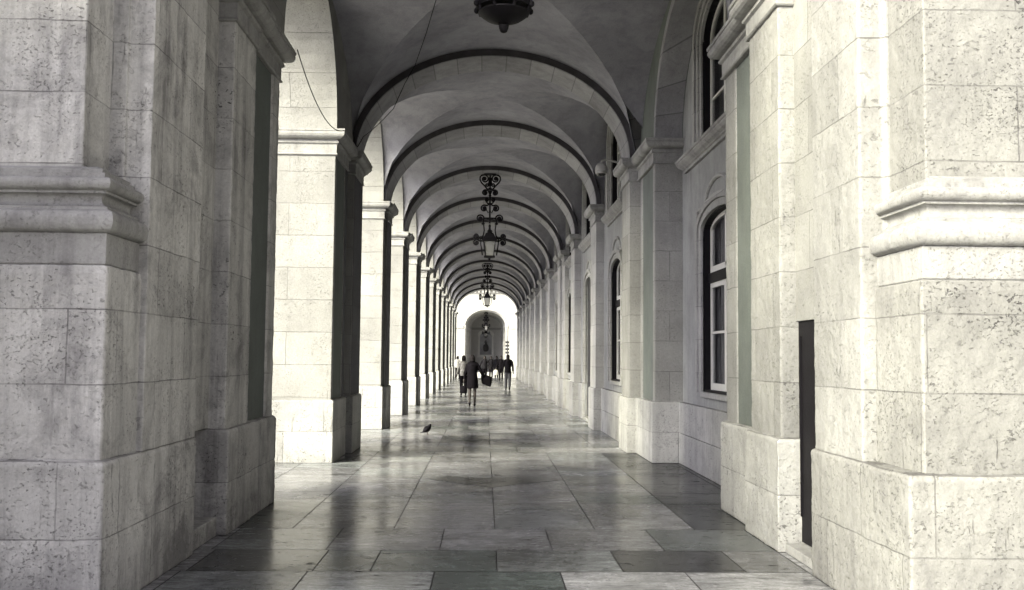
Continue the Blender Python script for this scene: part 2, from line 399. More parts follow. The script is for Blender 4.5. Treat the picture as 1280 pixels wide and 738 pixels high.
# near left corner: L1 (inner pier) and L0 (street-front pier with pilaster on a pedestal), joined by a recess
xs = -2.32
pier('stone_pier', 'soot-stained stone pier with narrow green plaster strip, nearest on the left', 'pier', GP,
     [(XO,9.08),(xs,9.08),(xs,9.93),(xs-.045,9.93),(xs-.045,10.80),(xs-.015,10.80),(xs-.015,11.13),(XO,11.13)],
     [(XO,9.08),(xs,9.08),(xs,9.93),(xs-.02,9.93),(xs-.02,11.13),(XO,11.13)],
     panels=[(xs-.07,xs-.037,9.93,10.80)], mats=('front_grey','front_grey','mould'), base=(-2.9,10.1), worn=True)
ATT = [(.0,2.02),(.0,2.035),(.01,2.04),(.01,2.235),(-.005,2.24)]        # plinth block of the attic base
ATT2 = [(.0,2.236),(.030,2.242),(.055,2.26),(.066,2.29),(.066,2.33),(.055,2.358),(.03,2.378),(.008,2.385),(.008,2.402),
        (-.025,2.41),(-.045,2.43),(-.052,2.452),(-.045,2.475),(-.03,2.488),(-.012,2.492),(-.012,2.508),(.006,2.514),(.024,2.53),(.030,2.552),(.024,2.575),(.006,2.59),
        (-.03,2.594),(-.03,2.625),(-.055,2.629),(-.055,2.652),(-.10,2.675)]
def front_pier(side, label, xp, xshaft, yb, yf, y_far, xw, mats, group, xpil, dz=0, dd=.10):
    """street-front pier: backing wall, stepped pilaster strip, pilaster with attic base on a pedestal. side -1 left, +1 right"""
    t = anchor('corner_pier', (side*3.2, (yf+yb)/2, 0)); tag(t, label, 'pier', group)
    def pol(pts):                                # keep CCW whichever side
        q = [(x, y) for x, y in pts]
        return q if side < 0 else list(reversed(q))
    S = side; xo = -3.9 if side < 0 else 4.6
    A = lambda x: S*abs(x)
    # plinth under backing and pedestal (one course line)
    pb = pol([(xo,yf-.07),(A(xp),yf-.07),(A(xp),y_far),(xo,y_far)])
    wear(MB().stack(pb, PL).build('plinth', M[mats[0]], t), .012)
    sh = pol([(xo,yb),(A(xshaft)+S*.16,yb),(A(xshaft)+S*.16,yb-.0),(A(xshaft),yb),(A(xshaft),y_far),(xo,y_far)])
    sh = pol([(xo,yb-.035),(A(xshaft)+S*.17,yb-.035),(A(xshaft)+S*.17,yb),(A(xshaft),yb),(A(xshaft),y_far-.03),(xo,y_far-.03)])
    wear(MB().stack(sh, [(0,.93),(0,4.72)]).build('shaft', M[mats[1]], t), .012)
    MB().stack(sh, CAP).build('capital', M['mould'], t)
    dx = A(xpil) - S*dd; up = lambda pr: [(d_, z+(dz if z > 1.6 else 0)) for d_, z in pr]
    ped = pol([(xo,yf),(dx,yf),(dx,yb+.02),(xo,yb+.02)])
    pd_ = MB().stack(ped, up([(0,.93),(0,1.50),(-.003,1.505),(0,1.51),(0,1.985),(-.006,1.995),(-.006,2.03)])).build('pedestal', M[mats[0]], t); wear(pd_, .012)
    bp = pol([(xo,yf+.03),(dx+S*.03,yf+.03),(dx+S*.03,yb+.02),(xo,yb+.02)])
    MB().stack(bp, up(ATT)).build('base_block', M['mould'], t, bevel=.006)
    MB().stack(bp, up(ATT2)).build('base_moulding', M['mould'], t, auto=40)
    pp = pol([(xo,yf+.14),(A(xpil),yf+.14),(A(xpil),yb+.02),(xo,yb+.02)])
    wear(MB().stack(pp, [(0,2.66),(0,5.6)]).build('pilaster', M[mats[2]], t), .012)
    return t
L0 = front_pier(-1, 'grey weathered corner pier with moulded pilaster base, at the left edge of the photo', 2.32, 2.325, 6.92, 6.30, 8.20, 2.62, ('front_grey','front_grey','front_grey'), 'corner piers at the entrance', 2.60, .125, .235)
MB().box(-3.8, -2.60, 8.18, 9.10, .0, .95).box(-3.8, -2.47, 8.16, 9.10, .95, 4.9).build('recess_wall', M['front_grey'], L0)
MB().box(-2.60, -2.36, 8.20, 9.04, .0, .17).build('step', M['front_grey'], L0, bevel=.012)
R0 = front_pier(+1, 'bright cream corner pier with moulded pilaster base, at the right edge of the photo', 2.45, 2.475, 6.52, 5.82, 7.50, 2.62, ('front','shaft','front'), 'corner piers at the entrance', 2.67, .05, .10)
MB().box(2.64, 4.5, 7.48, 8.45, 1.93, 4.9).box(2.64, 4.5, 7.48, 7.56, -.0, 1.94).build('recess_wall', M['shaft'], R0)
d = anchor('door', (2.66, 8.0, 0)); tag(d, 'narrow black door in the recess behind the right corner pier', 'door')
MB().box(2.662, 2.71, 7.56, 8.44, .09, 1.928).build('door_leaf', M['dark'], d)
hm = MB(); hm.box(2.648, 2.664, 7.66, 7.675, .3, 1.8).box(2.648, 2.664, 8.36, 8.375, .3, 1.8).build('batten', M['dark'], d)
MB().box(2.52, 2.70, 7.52, 8.42, 0, .075).build('threshold', M['trim'], d, bevel=.008)
GR = 'piers against the right wall'
rx = 2.505
pier('wall_pier', 'pale cream stone pier with green plaster strip, beside the narrow black door', 'pier', GR,
     [(3.6,8.43),(3.6,10.72),(2.60,10.72),(2.60,10.27),(2.625,10.27),(2.625,9.66),(2.60,9.66),(2.56,9.36),(rx,9.36),(rx,8.43)],
     [(3.6,8.43),(3.6,10.72),(2.585,10.72),(2.585,9.40),(rx,9.40),(rx,8.43)],
     panels=[(2.612,2.66,9.66,10.27)], mats=('shaft','plinth','mould'), base=(2.9,9.6), worn=True)
pier('wall_pier', 'dark-fronted double pier with green plaster strip, just beyond the nearest arched window', 'pier', GR,
     [(3.6,15.50),(3.6,18.0),(2.47,18.0),(2.47,17.08),(2.68,17.08),(2.68,16.93),(2.64,16.93),(2.64,16.72),(2.665,16.72),(2.665,15.68),(2.64,15.68),(2.64,15.50)],
     [(3.6,15.50),(3.6,18.0),(2.47,18.0),(2.47,17.08),(2.63,17.08),(2.63,15.50)],
     panels=[(2.652,2.7,15.68,16.72)], mats=('shaft','plinth','mould'), base=(2.9,16.7))
# ------------------------------------------------------------------ right wall with windows
RW = 2.66
wall = anchor('arcade_wall', (2.9, 40, 0)); tag(wall, 'long stone wall with arched windows and doors down the right side', 'wall')
def opening(cy, half, z0, zs, rise, n=14):
    return [(cy-half, z0), (cy+half, z0)] + arc(cy, half, zs, rise, n)
def shrink(cy, half, z0, zs, rise, d): return opening(cy, half-d, z0+d, zs, rise-d*.6)
def make_window(cy, xw, half, z0, zs, rise, upper, door=False):
    """window as a part of the wall: sash frame; sub-parts pane, curtain, surround, sill, hood"""
    dx = .10
    if not door:
        zt = zs - .68 if not upper else None
        f = MB()
        if zt:
            lo = [(cy-half,z0),(cy+half,z0),(cy+half,zt-.07),(cy-half,zt-.07)]
            for s in (-1, 1):
                y0, y1 = sorted((cy+s*.012, cy+s*(half-.03)))
                f.plate([[(y0,z0+.03),(y1,z0+.03),(y1,zt-.07),(y0,zt-.07)], [(y0+.065,z0+.13),(y0+.065,zt-.14),(y1-.065,zt-.14),(y1-.065,z0+.13)]], xw+dx, xw+dx+.05, 'x')
                zm = z0 + (zt-z0)*.52
                f.box(xw+dx+.008, xw+dx+.042, y0+.06, y1-.06, zm-.017, zm+.017)
            up = [(cy-half+.03, zt+.07), (cy+half-.03, zt+.07)] + arc(cy, half-.03, zs, rise-.02, 14)
            inn = [(cy-half+.10, zt+.16), (cy+half-.10, zt+.16)] + arc(cy, half-.10, zs, rise-.08, 14)
            f.plate([up, list(reversed(inn))], xw+dx, xw+dx+.05, 'x')
            f.box(xw+dx, xw+dx+.05, cy-.035, cy+.035, zt+.12, zs+rise-.05)
        else:
            up = [(cy-half+.03, z0+.03), (cy+half-.03, z0+.03)] + arc(cy, half-.03, zs, rise-.02, 14)
            inn = [(cy-half+.10, z0+.12), (cy+half-.10, z0+.12)] + arc(cy, half-.10, zs, rise-.08, 14)
            f.plate([up, list(reversed(inn))], xw+dx, xw+dx+.05, 'x')
            f.box(xw+dx, xw+dx+.05, cy-.05, cy+.05, z0+.1, zs+rise-.06)
            for zb in (z0+.62, z0+1.25): f.box(xw+dx+.006, xw+dx+.04, cy-half+.06, cy+half-.06, zb-.016, zb+.016)
        w = f.build('window', M['white'], wall)
        o1 = [(cy-half+.002, z0+.002), (cy+half-.002, z0+.002)] + arc(cy, half-.002, zs, rise-.002, 14)
        o2 = [(cy-half+.032, z0+.036), (cy+half-.032, z0+.036)] + arc(cy, half-.032, zs, rise-.028, 14)
        MB().plate([o1, list(reversed(o2))], xw+.012, xw+dx+.06, 'x').build('outer_frame', M['dark'], w)  # dark band lining the reveal around the sash
        MB().plate([opening(cy, half-.02, z0+.02, zs, rise-.02)], xw+dx+.02, xw+dx+.026, 'x').build('pane', M['pane'], w)
        if zt: MB().box(xw+dx-.03, xw+dx+.06, cy-half+.005, cy+half-.005, zt-.068, zt+.068).build('transom', M['dark'], w)
        cv = []; cf = []; nn = 60
        for i in range(nn+1):
            y = cy-half+.02 + (2*half-.04)*i/nn; x = xw+dx+.10+.022*math.sin(i*1.15)+.012*math.sin(i*.37)
            cv += [(x,y,z0+.03),(x+.004*math.sin(i),y,zs+rise-.02)]
            if i: cf.append((2*i-2,2*i,2*i+1,2*i-1))
        if not upper:
            # the drapes leave a dark gap in each leaf
            cf = [q for j, q in enumerate(cf) if j % 15 not in (5,6,7,8)]
            mb = MB(); mb.add(cv, cf); c = mb.build('curtain', M['curtain'], w, smooth=True)
    else:
        w = MB().plate([opening(cy, half-.01, z0, zs, rise-.01)], xw+.05, xw+.11, 'x').build('arched_door', M['door'], wall)
        b_ = MB()
        for s in (-1, 1):
            for za, zb in ((.25,1.0),(1.15,2.2),(2.35,3.1)):
                y0, y1 = sorted((cy+s*.1, cy+s*(half-.12))); b_.box(xw+.032, xw+.055, y0, y1, za, zb)
        b_.build('door_panel', M['door'], w, bevel=.01)
        MB().box(xw-.07, xw+.20, cy-half-.05, cy+half+.05, .0, .09).build('threshold', M['plinth'], w, bevel=.008)
    # stone surround in stepped mouldings
    sr = MB()
    steps = ((0,.13,.035),(.135,.24,.06)) if not upper else ((0,.09,.03),(.095,.2,.055),(.205,.34,.085))
    zb = z0 if not door else .94
    for a_, b2, pr in steps:
        o1 = [(cy-half-b2, zb-.0), (cy-half-a_, zb)] + list(reversed(arc(cy, half+a_, zs, rise+a_*.8, 16))) 
        o2 = [(cy+half+b2, zb)] + arc(cy, half+b2, zs, rise+b2*.8, 16)
        loop = [(cy-half-b2, zb),(cy-half-a_, zb)] + list(reversed(arc(cy, half+a_, zs, rise+a_*.8, 16))) + [(cy+half+a_, zb),(cy+half+b2, zb)] + arc(cy, half+b2, zs, rise+b2*.8, 16)
        lp = []
        for p in loop:
            if not lp or (abs(p[0]-lp[-1][0]) + abs(p[1]-lp[-1][1])) > 1e-5: lp.append(p)
        if abs(lp[0][0]-lp[-1][0]) + abs(lp[0][1]-lp[-1][1]) < 1e-5: lp.pop()
        sr.plate([lp], xw-pr, xw+.02, 'x')
    sr.build('surround', M['trim'], w)
    if upper:
        sw = min(half+1.15, 2.1 if xw > 2.9 else 1.35)
        prof = [(0,-.21),(.03,-.205),(.034,-.165),(.055,-.155),(.06,-.14),(.10,-.115),(.128,-.08),(.132,-.055),(.145,-.05),(.145,-.01),(.03,.012)]
        pts = [(xw+.05,cy-sw),(xw+.05,cy+sw),(xw-.01,cy+sw),(xw-.01,cy-sw)]
        MB().stack([(xw-.01,cy-sw),(xw+.06,cy-sw),(xw+.06,cy+sw),(xw-.01,cy+sw)], [(d_, z0+z) for d_, z in prof]).build('window_sill', M['mould'], w)
    else:
        # eyebrow hood: shoulders and a raised arch
        b3 = .34; top = zs+rise
        path = [(cy-half-b3, zs-.15), (cy-half-b3, zs+.12)]
        path += [(cy-half-b3+.10*t, zs+.12+.20*t*t) for t in (.4,.7,1)]
        path += [(cy-half*.72*math.cos(a), top+.12+.30*math.sin(a)) for a in [PI*i/12 for i in range(13)]]
        path += [(cy+half+b3-.10*t, zs+.12+.20*t*t) for t in (1,.7,.4)] + [(cy+half+b3, zs+.12), (cy+half+b3, zs-.15)]
        MB().tube([(xw-.008, y, z) for y, z in path], .032, 8).build('hood_moulding', M['trim'], w)
        if not door:
            MB().box(xw-.045, xw+.16, cy-half-.02, cy+half+.02, z0-.07, z0+.005).build('window_sill', M['trim'], w, bevel=.01)
    return w
def wall_bay(y0, y1, cy, xw, half, door=False):
    lo = (cy, half, .0 if door else 1.14, 3.42, .20 if not door else .26)
    hi = (cy, half-.03, 4.66, 6.15, .42)
    loops = [[(y0,0),(y1,0),(y1,7.6),(y0,7.6)]] if not door else None
    if door:
        outer = [(y0,0)] + [(cy-half,0)] + list(reversed(arc(lo[0], lo[1], lo[3], lo[4], 14))) + [(cy+half,0),(y1,0),(y1,7.6),(y0,7.6)]
        loops = [outer, list(reversed(opening(*hi)))]
    else: loops += [list(reversed(opening(*lo))), list(reversed(opening(*hi)))]
    MB().plate(loops, xw, xw+.32, 'x').build('wall_bay', M['wallp'], wall)
    if door:
        MB().box(xw-.07, xw+.02, y0, cy-half-.25, 0, .94).box(xw-.07, xw+.02, cy+half+.25, y1, 0, .94).build('plinth', M['plinth'], wall, bevel=.01)
    else:
        MB().box(xw-.07, xw+.02, y0, y1, 0, .463).box(xw-.07, xw+.02, y0, y1, .469, .94).build('plinth', M['plinth'], wall, bevel=.008)
    make_window(*[lo[0], xw] + list(lo[1:]), False, door)
    make_window(*[hi[0], xw] + list(hi[1:]), True)
wall_bay(10.6, 15.6, 13.13, 3.08, .93)
prev = 18.0
pil_mesh = []
for k in range(11):
    ys = 22.3 + 5.4*k
    cy = (prev + ys)/2
    wall_bay(prev-.02, ys+.02, cy, RW, .80, door=(k in (1, 4, 7)))
    e = 1.1 if k < 10 else 1.5
    x0 = 2.47
    poly = [(3.0,ys),(3.0,ys+e),(x0,ys+e),(x0,ys)]
    if k == 2: poly = [(3.0,ys-1.25),(3.0,ys+e),(x0,ys+e),(x0,ys),(2.60,ys),(2.60,ys-.14),(2.53,ys-.14),(2.53,ys-1.25)]
    p = MB().stack(poly, [(0,.93),(0,4.70)]).build('pilaster', M['pale_pilaster'], wall, bevel=.01)
    MB().stack(off(poly,.04), PL).build('plinth', M['plinth'], p, bevel=.01)
    MB().stack(poly, CAP).build('capital', M['mould'], p)
    MB().box(2.64, 3.0, ys, ys+e, ZS-.02, 7.6).build('wall_strip', M['wallp'], p)
    prev = ys + e
# wall arch over the recessed first bay on the right
lp = [(8.5,ZS+.004),(13.11-2.38,ZS+.004)] + list(reversed(arc(13.11, 2.38, ZS+.004, 1.72, 24)))[1:-1] + [(13.11+2.38,ZS+.004),(17.9,ZS+.004),(17.9,7.6),(8.5,7.6)]
wa = MB().plate([lp], 2.66, 3.08, 'x').build('wall_arch', M['green']); tag(wa, 'green plastered wall arch over the recessed window bay on the right', 'arch')
ring = [p for p in arc(13.11, 2.375, ZS+.004, 1.715, 24)] + list(reversed(arc(13.11, 2.54, ZS+.004, 1.86, 24)))
MB().plate([ring], 2.645, 3.07, 'x').build('stone_edge', M['arch'], wa)
# ------------------------------------------------------------------ open side: arched wall above the left piers
aw = anchor('arched_wall', (-3, 40, 5)); tag(aw, 'stone wall of round arches carried by the left piers', 'wall')
def arch_bay(y0, a0, a1, y1):
    c = (a0+a1)/2; h = (a1-a0)/2; zs = ZS+.002
    lp = [(y0,zs),(a0,zs)] + list(reversed(arc(c, h, zs, 1.87, 26)))[1:-1] + [(a1,zs),(y1,zs),(y1,7.6),(y0,7.6)]
    MB().plate([lp], XO, -2.30, 'x').build('arch', M['jamb'], aw)
arch_bay(8.0, 11.13, 15.19, 16.6)
arch_bay(16.602, 18.15, 22.24, 22.9)
for k in range(10):
    y = 22.9 + 5.4*k
    arch_bay(y+.002, y+.68, y+4.74, y+5.4)
# ------------------------------------------------------------------ transverse arches
A, RISE = 2.36, 1.77
GA = 'stone arches across the vault'
def cross_arch(y0, y1, label):
    zs = ZS + .003
    inner = arc(XC, A, zs, RISE, 40); outer = arc(XC, A+.30, zs, RISE+.32, 40)
    t = MB().plate([inner + list(reversed(outer))], y0, y1, 'y')
    o = t.build('cross_arch', ARCHM, auto=30); tag(o, label, 'arch', GA)
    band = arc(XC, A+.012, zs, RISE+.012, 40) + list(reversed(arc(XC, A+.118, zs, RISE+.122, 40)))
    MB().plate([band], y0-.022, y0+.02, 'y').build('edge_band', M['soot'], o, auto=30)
    return o
M['soot'] = plain('sooty dark arch moulding', (.075,.07,.078), .75, .35, 4, .2)  # darker tone for the band along each arch's front edge
def archmat():
    """voussoirs: radial joints along the arch"""
    m = M['arch']; nt = m.node_tree; n = N(nt); b = nt.nodes['Principled BSDF']
    pos = n('ShaderNodeNewGeometry').outputs['Position']; sp = n('ShaderNodeSeparateXYZ', {0: pos})
    ang = n.math('ARCTAN2', n.math('MULTIPLY', n.math('SUBTRACT', sp.outputs[2], ZS), 1.33), n.math('SUBTRACT', sp.outputs[0], XC))
    t = n.math('MULTIPLY', ang, 17/PI)
    fr = n.math('ABSOLUTE', n.math('SUBTRACT', n.math('FRACT', n.math('ADD', t, .5)), .5))
    j = n.ramp(fr, .012, .028, 1, 0)
    blk = n('ShaderNodeTexWhiteNoise', {'W': n.math('FLOOR', n.math('ADD', t, n.math('MULTIPLY', n.math('FLOOR', n.math('DIVIDE', sp.outputs[1], 2.7)), 31)))}, noise_dimensions='1D').outputs['Value']
    old = b.inputs['Base Color'].links[0].from_socket
    c = n.scalecol(old, n.ramp(blk, 0, 1, .80, 1.1))
    c = n.mix(n.math('MULTIPLY', j, .5), c, (.05,.048,.052,1))
    nt.links.new(c, b.inputs['Base Color']); return m
ARCHM = archmat()
ys_arch = [(6.55,7.45),(8.45,9.37),(17.08,18.0)] + [(22.3+5.4*k, 23.4+5.4*k) for k in range(10)] + [(76.3,77.8)]
for i, (a_, b_) in enumerate(ys_arch):
    if i == 0: lab = 'outermost stone arch over the entrance between the two corner piers'
    elif i == 1: lab = 'stone arch over the near lantern, springing from the cream pier beside the black door'
    elif i == 2: lab = 'largest stone arch in view, springing from the wide double piers'
    elif i == len(ys_arch)-1: lab = 'farthest stone arch, framing the bright end of the passage'
    else: lab = 'stone arch across the vault, %s one behind the largest arch' % ORD[i-3]
    cross_arch(a_, b_, lab)
# ------------------------------------------------------------------ groin vaults
AV, RV = 2.49, 1.90
GV = 'plaster groin vaults of the ceiling'
def vault(y0, y1, label, rise_side=RV, xr=2.72, xl=-2.33):
    cy = (y0+y1)/2; hb = (y1-y0)/2
    zm = lambda x: ZS + RV*math.sqrt(max(0, 1-((x-XC)/AV)**2))
    vs = []; fs = []; nT, nS = 10, 28
    def grid(fn, nt, ns):
        o = len(vs)
        for i in range(nt+1):
            for j in range(ns+1): vs.append(fn(i/nt, -1+2*j/ns))
        for i in range(nt):
            for j in range(ns):
                a = o+i*(ns+1)+j; fs.append((a, a+1, a+ns+2, a+ns+1))
    # s spaced evenly in angle so that the curve is smooth at the springing
    for sg in (-1, 1):
        def webY(t, s, sg=sg):
            t = .001 + .999*t; q = math.sin(s*PI/2)*t
            return (XC + AV*q, cy + sg*hb*t, ZS + RV*math.sqrt(max(0, 1-q*q)))
        grid(webY, nT, nS)
        def webX(t, s, sg=sg):
            q = math.sin(s*PI/2)*t; x = XC + sg*AV*t
            if t > .999: x = xr + .1 if sg > 0 else xl - .1
            return (x, cy + hb*q, ZS + RV*math.sqrt(max(0, 1-q*q)))
        grid(lambda t, s: webX(.001+.999*min(1, t/.9) if t < .95 else 1.0, s), nT, nS)
    me = bpy.data.meshes.new('groin_vault'); me.from_pydata(vs, [], fs); me.materials.append(M['ceil'])
    me.polygons.foreach_set('use_smooth', [True]*len(me.polygons))
    o = bpy.data.objects.new('groin_vault', me); COL.objects.link(o); tag(o, label, 'vault', GV); return o
bays = [(7.43,8.47),(9.35,17.10),(17.98,22.32)] + [(23.38+5.4*k, 27.72+5.4*k) for k in range(10)]
for i, (a_, b_) in enumerate(bays):
    if i == 0: lab = 'narrow vault strip between the two entrance arches'
    elif i == 1: lab = 'dark groin vault nearest the viewer, with a loose cable across it'
    else: lab = 'grey plaster groin vault, %s one behind the largest stone arch' % ORD[i-2]
    vault(a_, b_, lab, xr=3.0 if i == 1 else 2.66)
# ------------------------------------------------------------------ building mass above and behind
bm_ = anchor('arcade_building', (0, 40, 7.6)); tag(bm_, 'pale upper storeys of the building above the arcade', 'building')
MB().box(-3.55, 12, 5.9, 77.8, 7.6, 17).build('upper_storeys', M['mass'], bm_)
MB().box(3.58, 12, 5.95, 77.8, -.02, 7.6).build('rear_wing', M['mass'], bm_)
MB().box(-3.55, -2.6, 5.95, 9.0, 4.8, 7.6).build('wall_corner', M['front'], bm_)
MB().box(2.7, 3.6, 5.95, 10.7, 4.8, 7.6).build('wall_corner', M['front'], bm_)
rb = MB().box(-10, -5.0, 1.6, 4.2, -.02, 6.2).build('building', M['mass']); tag(rb, 'pale low corner block just left of the viewer', 'building')  # invented block out of view, placed to shade the left corner pier
rb = MB().box(-4.5, 12, -40, -13, -.02, 9).build('building', M['mass']); tag(rb, 'pale building across the street behind the viewer', 'building')
# ------------------------------------------------------------------ far building across the street
fb = anchor('far_building', (0, 112, 0)); tag(fb, 'white building with a deep dark arch across the street at the far end', 'building')
YF = 109
lp = [(-25,0),(XC-A,0)] + [(XC-A,ZS)] + list(reversed(arc(XC, A, ZS, RISE, 24)))[1:-1] + [(XC+A,ZS),(XC+A,0),(25,0),(25,22),(-25,22)]
MB().plate([lp], YF, YF+.8, 'y').build('facade', M['facade'], fb)
cn = MB().box(-24, 24, YF-.35, YF+.02, 8.95, 9.3)
for k in range(60): cn.box(-12+.4*k, -11.8+.4*k, YF-.28, YF+.01, 8.62, 8.94)
cn.build('cornice', M['trim'], fb)
MB().box(-24, XC-A-.12, YF-.12, YF+.02, 4.75, 5.05).build('string_course', M['trim'], fb); MB().box(XC+A+.12, 24, YF-.12, YF+.02, 4.75, 5.05).build('string_course', M['trim'], fb)
for i, ya in enumerate((109.05, 109.5, 112.5, 116.5)):
    ri = A - .10 - .17*i
    rg = arc(XC, ri, ZS, RISE-.06-.14*i, 30) + list(reversed(arc(XC, A+.5, ZS, RISE+.5, 30)))
    if i == 0: rg = arc(XC, ri, ZS, RISE-.06, 30) + list(reversed(arc(XC, A-.012, ZS, RISE-.012, 30)))
    MB().plate([rg], ya-.12, ya+.3, 'y').build('arch', M['trim'], fb)
    for s in (-1, 1):
        x0, x1 = sorted((XC+s*ri, XC+s*(A-.012 if i == 0 else A+.5)))
        p = MB().box(x0, x1, ya-.12, ya+.3, 0, ZS).build('pilaster', M['jamb'], fb)
        q = [(x0,ya-.12),(x1,ya-.12),(x1,ya+.3),(x0,ya+.3)]
        MB().stack(q, [(d_*.4, z) for d_, z in CAP]).build('capital', M['mould'], p)
for x0, x1, y0, y1 in ((-3.2, XC-2.4, 109.81, 110.4), (-3.2, XC-2.4, 120.2, 121.4), (XC+2.4, 3.4, 109.81, 121.4)):
    MB().box(x0, x1, y0, y1, 0, 7.5).build('side_wall', M['wallp'], fb)
MB().box(-3.2, 3.4, 109.8, 122, 7.0, 7.4).build('ceiling', M['ceil'], fb)
YB = 121.5
nic = [(XC-.72,1.9),(XC+.72,1.9)] + arc(XC, .72, 4.1, .62, 14)
MB().plate([[(-2.5,0),(2.7,0),(2.7,7.2),(-2.5,7.2)], list(reversed(nic))], YB, YB+.3, 'y').build('rear_wall', M['mass'], fb)
nb = MB(); nb.lathe((XC, YB+.1, 0), [(.9,1.8),(.9,5.0)], 20, .8, .8); nb = MB().box(XC-.9, XC+.9, YB+.9, YB+1, 1.8, 5).build('niche_back', M['wallp'], fb)
fr = [(XC-1.0,1.6),(XC+1.0,1.6),(XC+1.0,1.9),(XC+.9,4.0)] + arc(XC, 1.0, 4.35, .62, 12) + [(XC-.9,4.0),(XC-1.0,1.9)]
MB().plate([fr, list(reversed([(XC-.72,1.92),(XC+.72,1.92)] + arc(XC, .72, 4.1, .6, 14)))], YB-.08, YB+.01, 'y').build('niche_frame', M['white'], fb)
MB().box(-2.3, 2.5, YB-.12, YB+.02, 4.95, 5.2).build('cornice', M['facade'], fb)
st = anchor('statue', (XC, YB+.4, 1.92)); tag(st, 'dark bust on a pedestal inside the far arched niche', 'statue')
MB().box(XC-.25, XC+.25, YB+.2, YB+.6, 1.9, 2.3).build('pedestal', M['trim'], st)
b_ = MB(); b_.ball((XC, YB+.4, 2.75), .42, .25, .5).ball((XC, YB+.38, 3.45), .19, .2, .27).tube([(XC,YB+.4,3.0),(XC,YB+.4,3.4)], .12, 8); b_.build('figure', M['bronze'], st, remesh=.04)
# flank buildings closing the street at both ends
# ------------------------------------------------------------------ lanterns
def spiral(cx, cz, r0, r1, a0, turns, n=18):
    return [(cx + (r0+(r1-r0)*i/n)*math.cos(a0+turns*2*PI*i/n), cz + (r0+(r1-r0)*i/n)*math.sin(a0+turns*2*PI*i/n)) for i in range(n+1)]
def make_lantern():
    """hanging wrought iron lantern, origin at the soffit (z = 0), 2.45 m drop, scrolls in the XZ plane"""
    t = empty('hanging_lantern')
    br = MB(); br.box(-.17, .17, -.10, .10, -.035, 0); br.tube([(0,0,-.02),(0,0,-1.42)], .026, 8)
    br.ball((0,0,-.53), .05,.05,.06).ball((0,0,-.62), .04,.04,.04).ball((0,0,-1.5), .035,.035,.06).lathe((0,0,-1.30), [(.03,-.03),(.09,-.01),(.09,.01),(.03,.03)], 10)
    br.build('bracket_stem', M['iron'], t)
    for s in (-1, 1):
        m = MB(); T = lambda pts, r=.022: m.tube([(s*x, 0, z) for x, z in pts], r, 6, flat=1.5)
        T([(.02,-.56),(.06,-.46),(.14,-.36),(.24,-.26),(.29,-.17),(.285,-.09),(.24,-.04),(.17,-.03)] + spiral(.155,-.145,.115,.035,1.4,1.25,20)[1:])
        m.ball((s*.155,0,-.145), .05,.03,.05)
        T([(.02,-.10),(.03,-.24),(.05,-.30)] + spiral(.085,-.31,.05,.018,3.0,1.1,12))
        T([(.02,-.40),(.05,-.46)] + spiral(.14,-.54,.085,.03,2.2,-1.3,18)); m.ball((s*.14,0,-.54), .045,.03,.045)
        T([(.02,-.88),(.07,-.84),(.13,-.76),(.13,-.70)] + spiral(.09,-.745,.055,.02,.6,1.2,14)); m.ball((s*.09,0,-.75), .03,.025,.03)
        T([(.02,-.84),(.06,-.90)] + spiral(.165,-.99,.10,.035,2.2,-1.3,18)); m.ball((s*.165,0,-.99), .05,.03,.05)
        T([(.02,-1.08),(.05,-1.12),(.1,-1.02)], .014)
        T([(.02,-1.27),(.16,-1.27)] + spiral(.275,-1.28,.11,.035,2.6,-1.3,18)); m.ball((s*.275,0,-1.28), .06,.035,.06)
        T([(.17,-1.26),(.185,-1.38),(.165,-1.52),(.155,-1.62),(.175,-1.74),(.215,-1.84)], .019)
        m.ball((s*.19,0,-1.43), .05,.03,.035)
        T([(.19,-1.84),(.26,-1.86)] + spiral(.375,-1.79,.095,.03,3.6,1.25,18)); m.ball((s*.375,0,-1.79), .05,.03,.05)
        T([(.20,-1.92),(.27,-1.92)] + spiral(.375,-1.97,.095,.03,2.4,-1.25,18)); m.ball((s*.375,0,-1.97), .05,.03,.05)
        T([(.255,-1.88),(.25,-2.0),(.22,-2.2),(.20,-2.33)], .017)
        T([(.45,-1.88),(.50,-1.87)], .012)
        m.build('scroll_arm', M['iron'], t, smooth=True)
    r = MB(); q = PI/4; k = math.sqrt(2)
    r.lathe((0,0,0), [(.10*k,-1.70),(.115*k,-1.72),(.165*k,-1.84),(.215*k,-1.90),(.215*k,-1.925),(.15*k,-1.94)], 4, a0=q)
    r.lathe((0,0,0), [(.03,-1.56),(.04,-1.60),(.09,-1.64),(.06,-1.66),(.09,-1.71)], 10).ball((0,0,-1.55), .03,.03,.045)
    r.build('lantern_roof', M['iron'], t)
    f = MB(); zt, zb, wt, wb = -1.935, -2.35, .165, .112
    for sx in (-1,1):
        for sy in (-1,1): f.tube([(sx*wt,sy*wt,zt),(sx*wb,sy*wb,zb)], .016, 4)
    f.lathe((0,0,0), [(.02,-2.43),(.06,-2.41),(.155*k,-2.385),(.155*k,-2.35),(.10*k,-2.345)], 4, a0=q)
    f.ball((0,0,-2.44), .03,.03,.035)
    f.build('lantern_frame', M['iron'], t)
    gl = MB(); gl.add([(sx*w*.97, sy*w*.97, z) for z, w in ((zt,wt),(zb,wb)) for sx, sy in ((-1,-1),(1,-1),(1,1),(-1,1))], [(0,1,5,4),(1,2,6,5),(2,3,7,6),(3,0,4,7)])
    gl.build('glass', M['lampglass'], t)
    return t
GL = 'iron lanterns hanging along the passage'
lan = make_lantern(); lan.location = (XC-.01, 28.25, 6.82)
tag(lan, 'black scrolled iron lantern with frosted glass, the one seen whole in mid passage', 'lantern', GL)
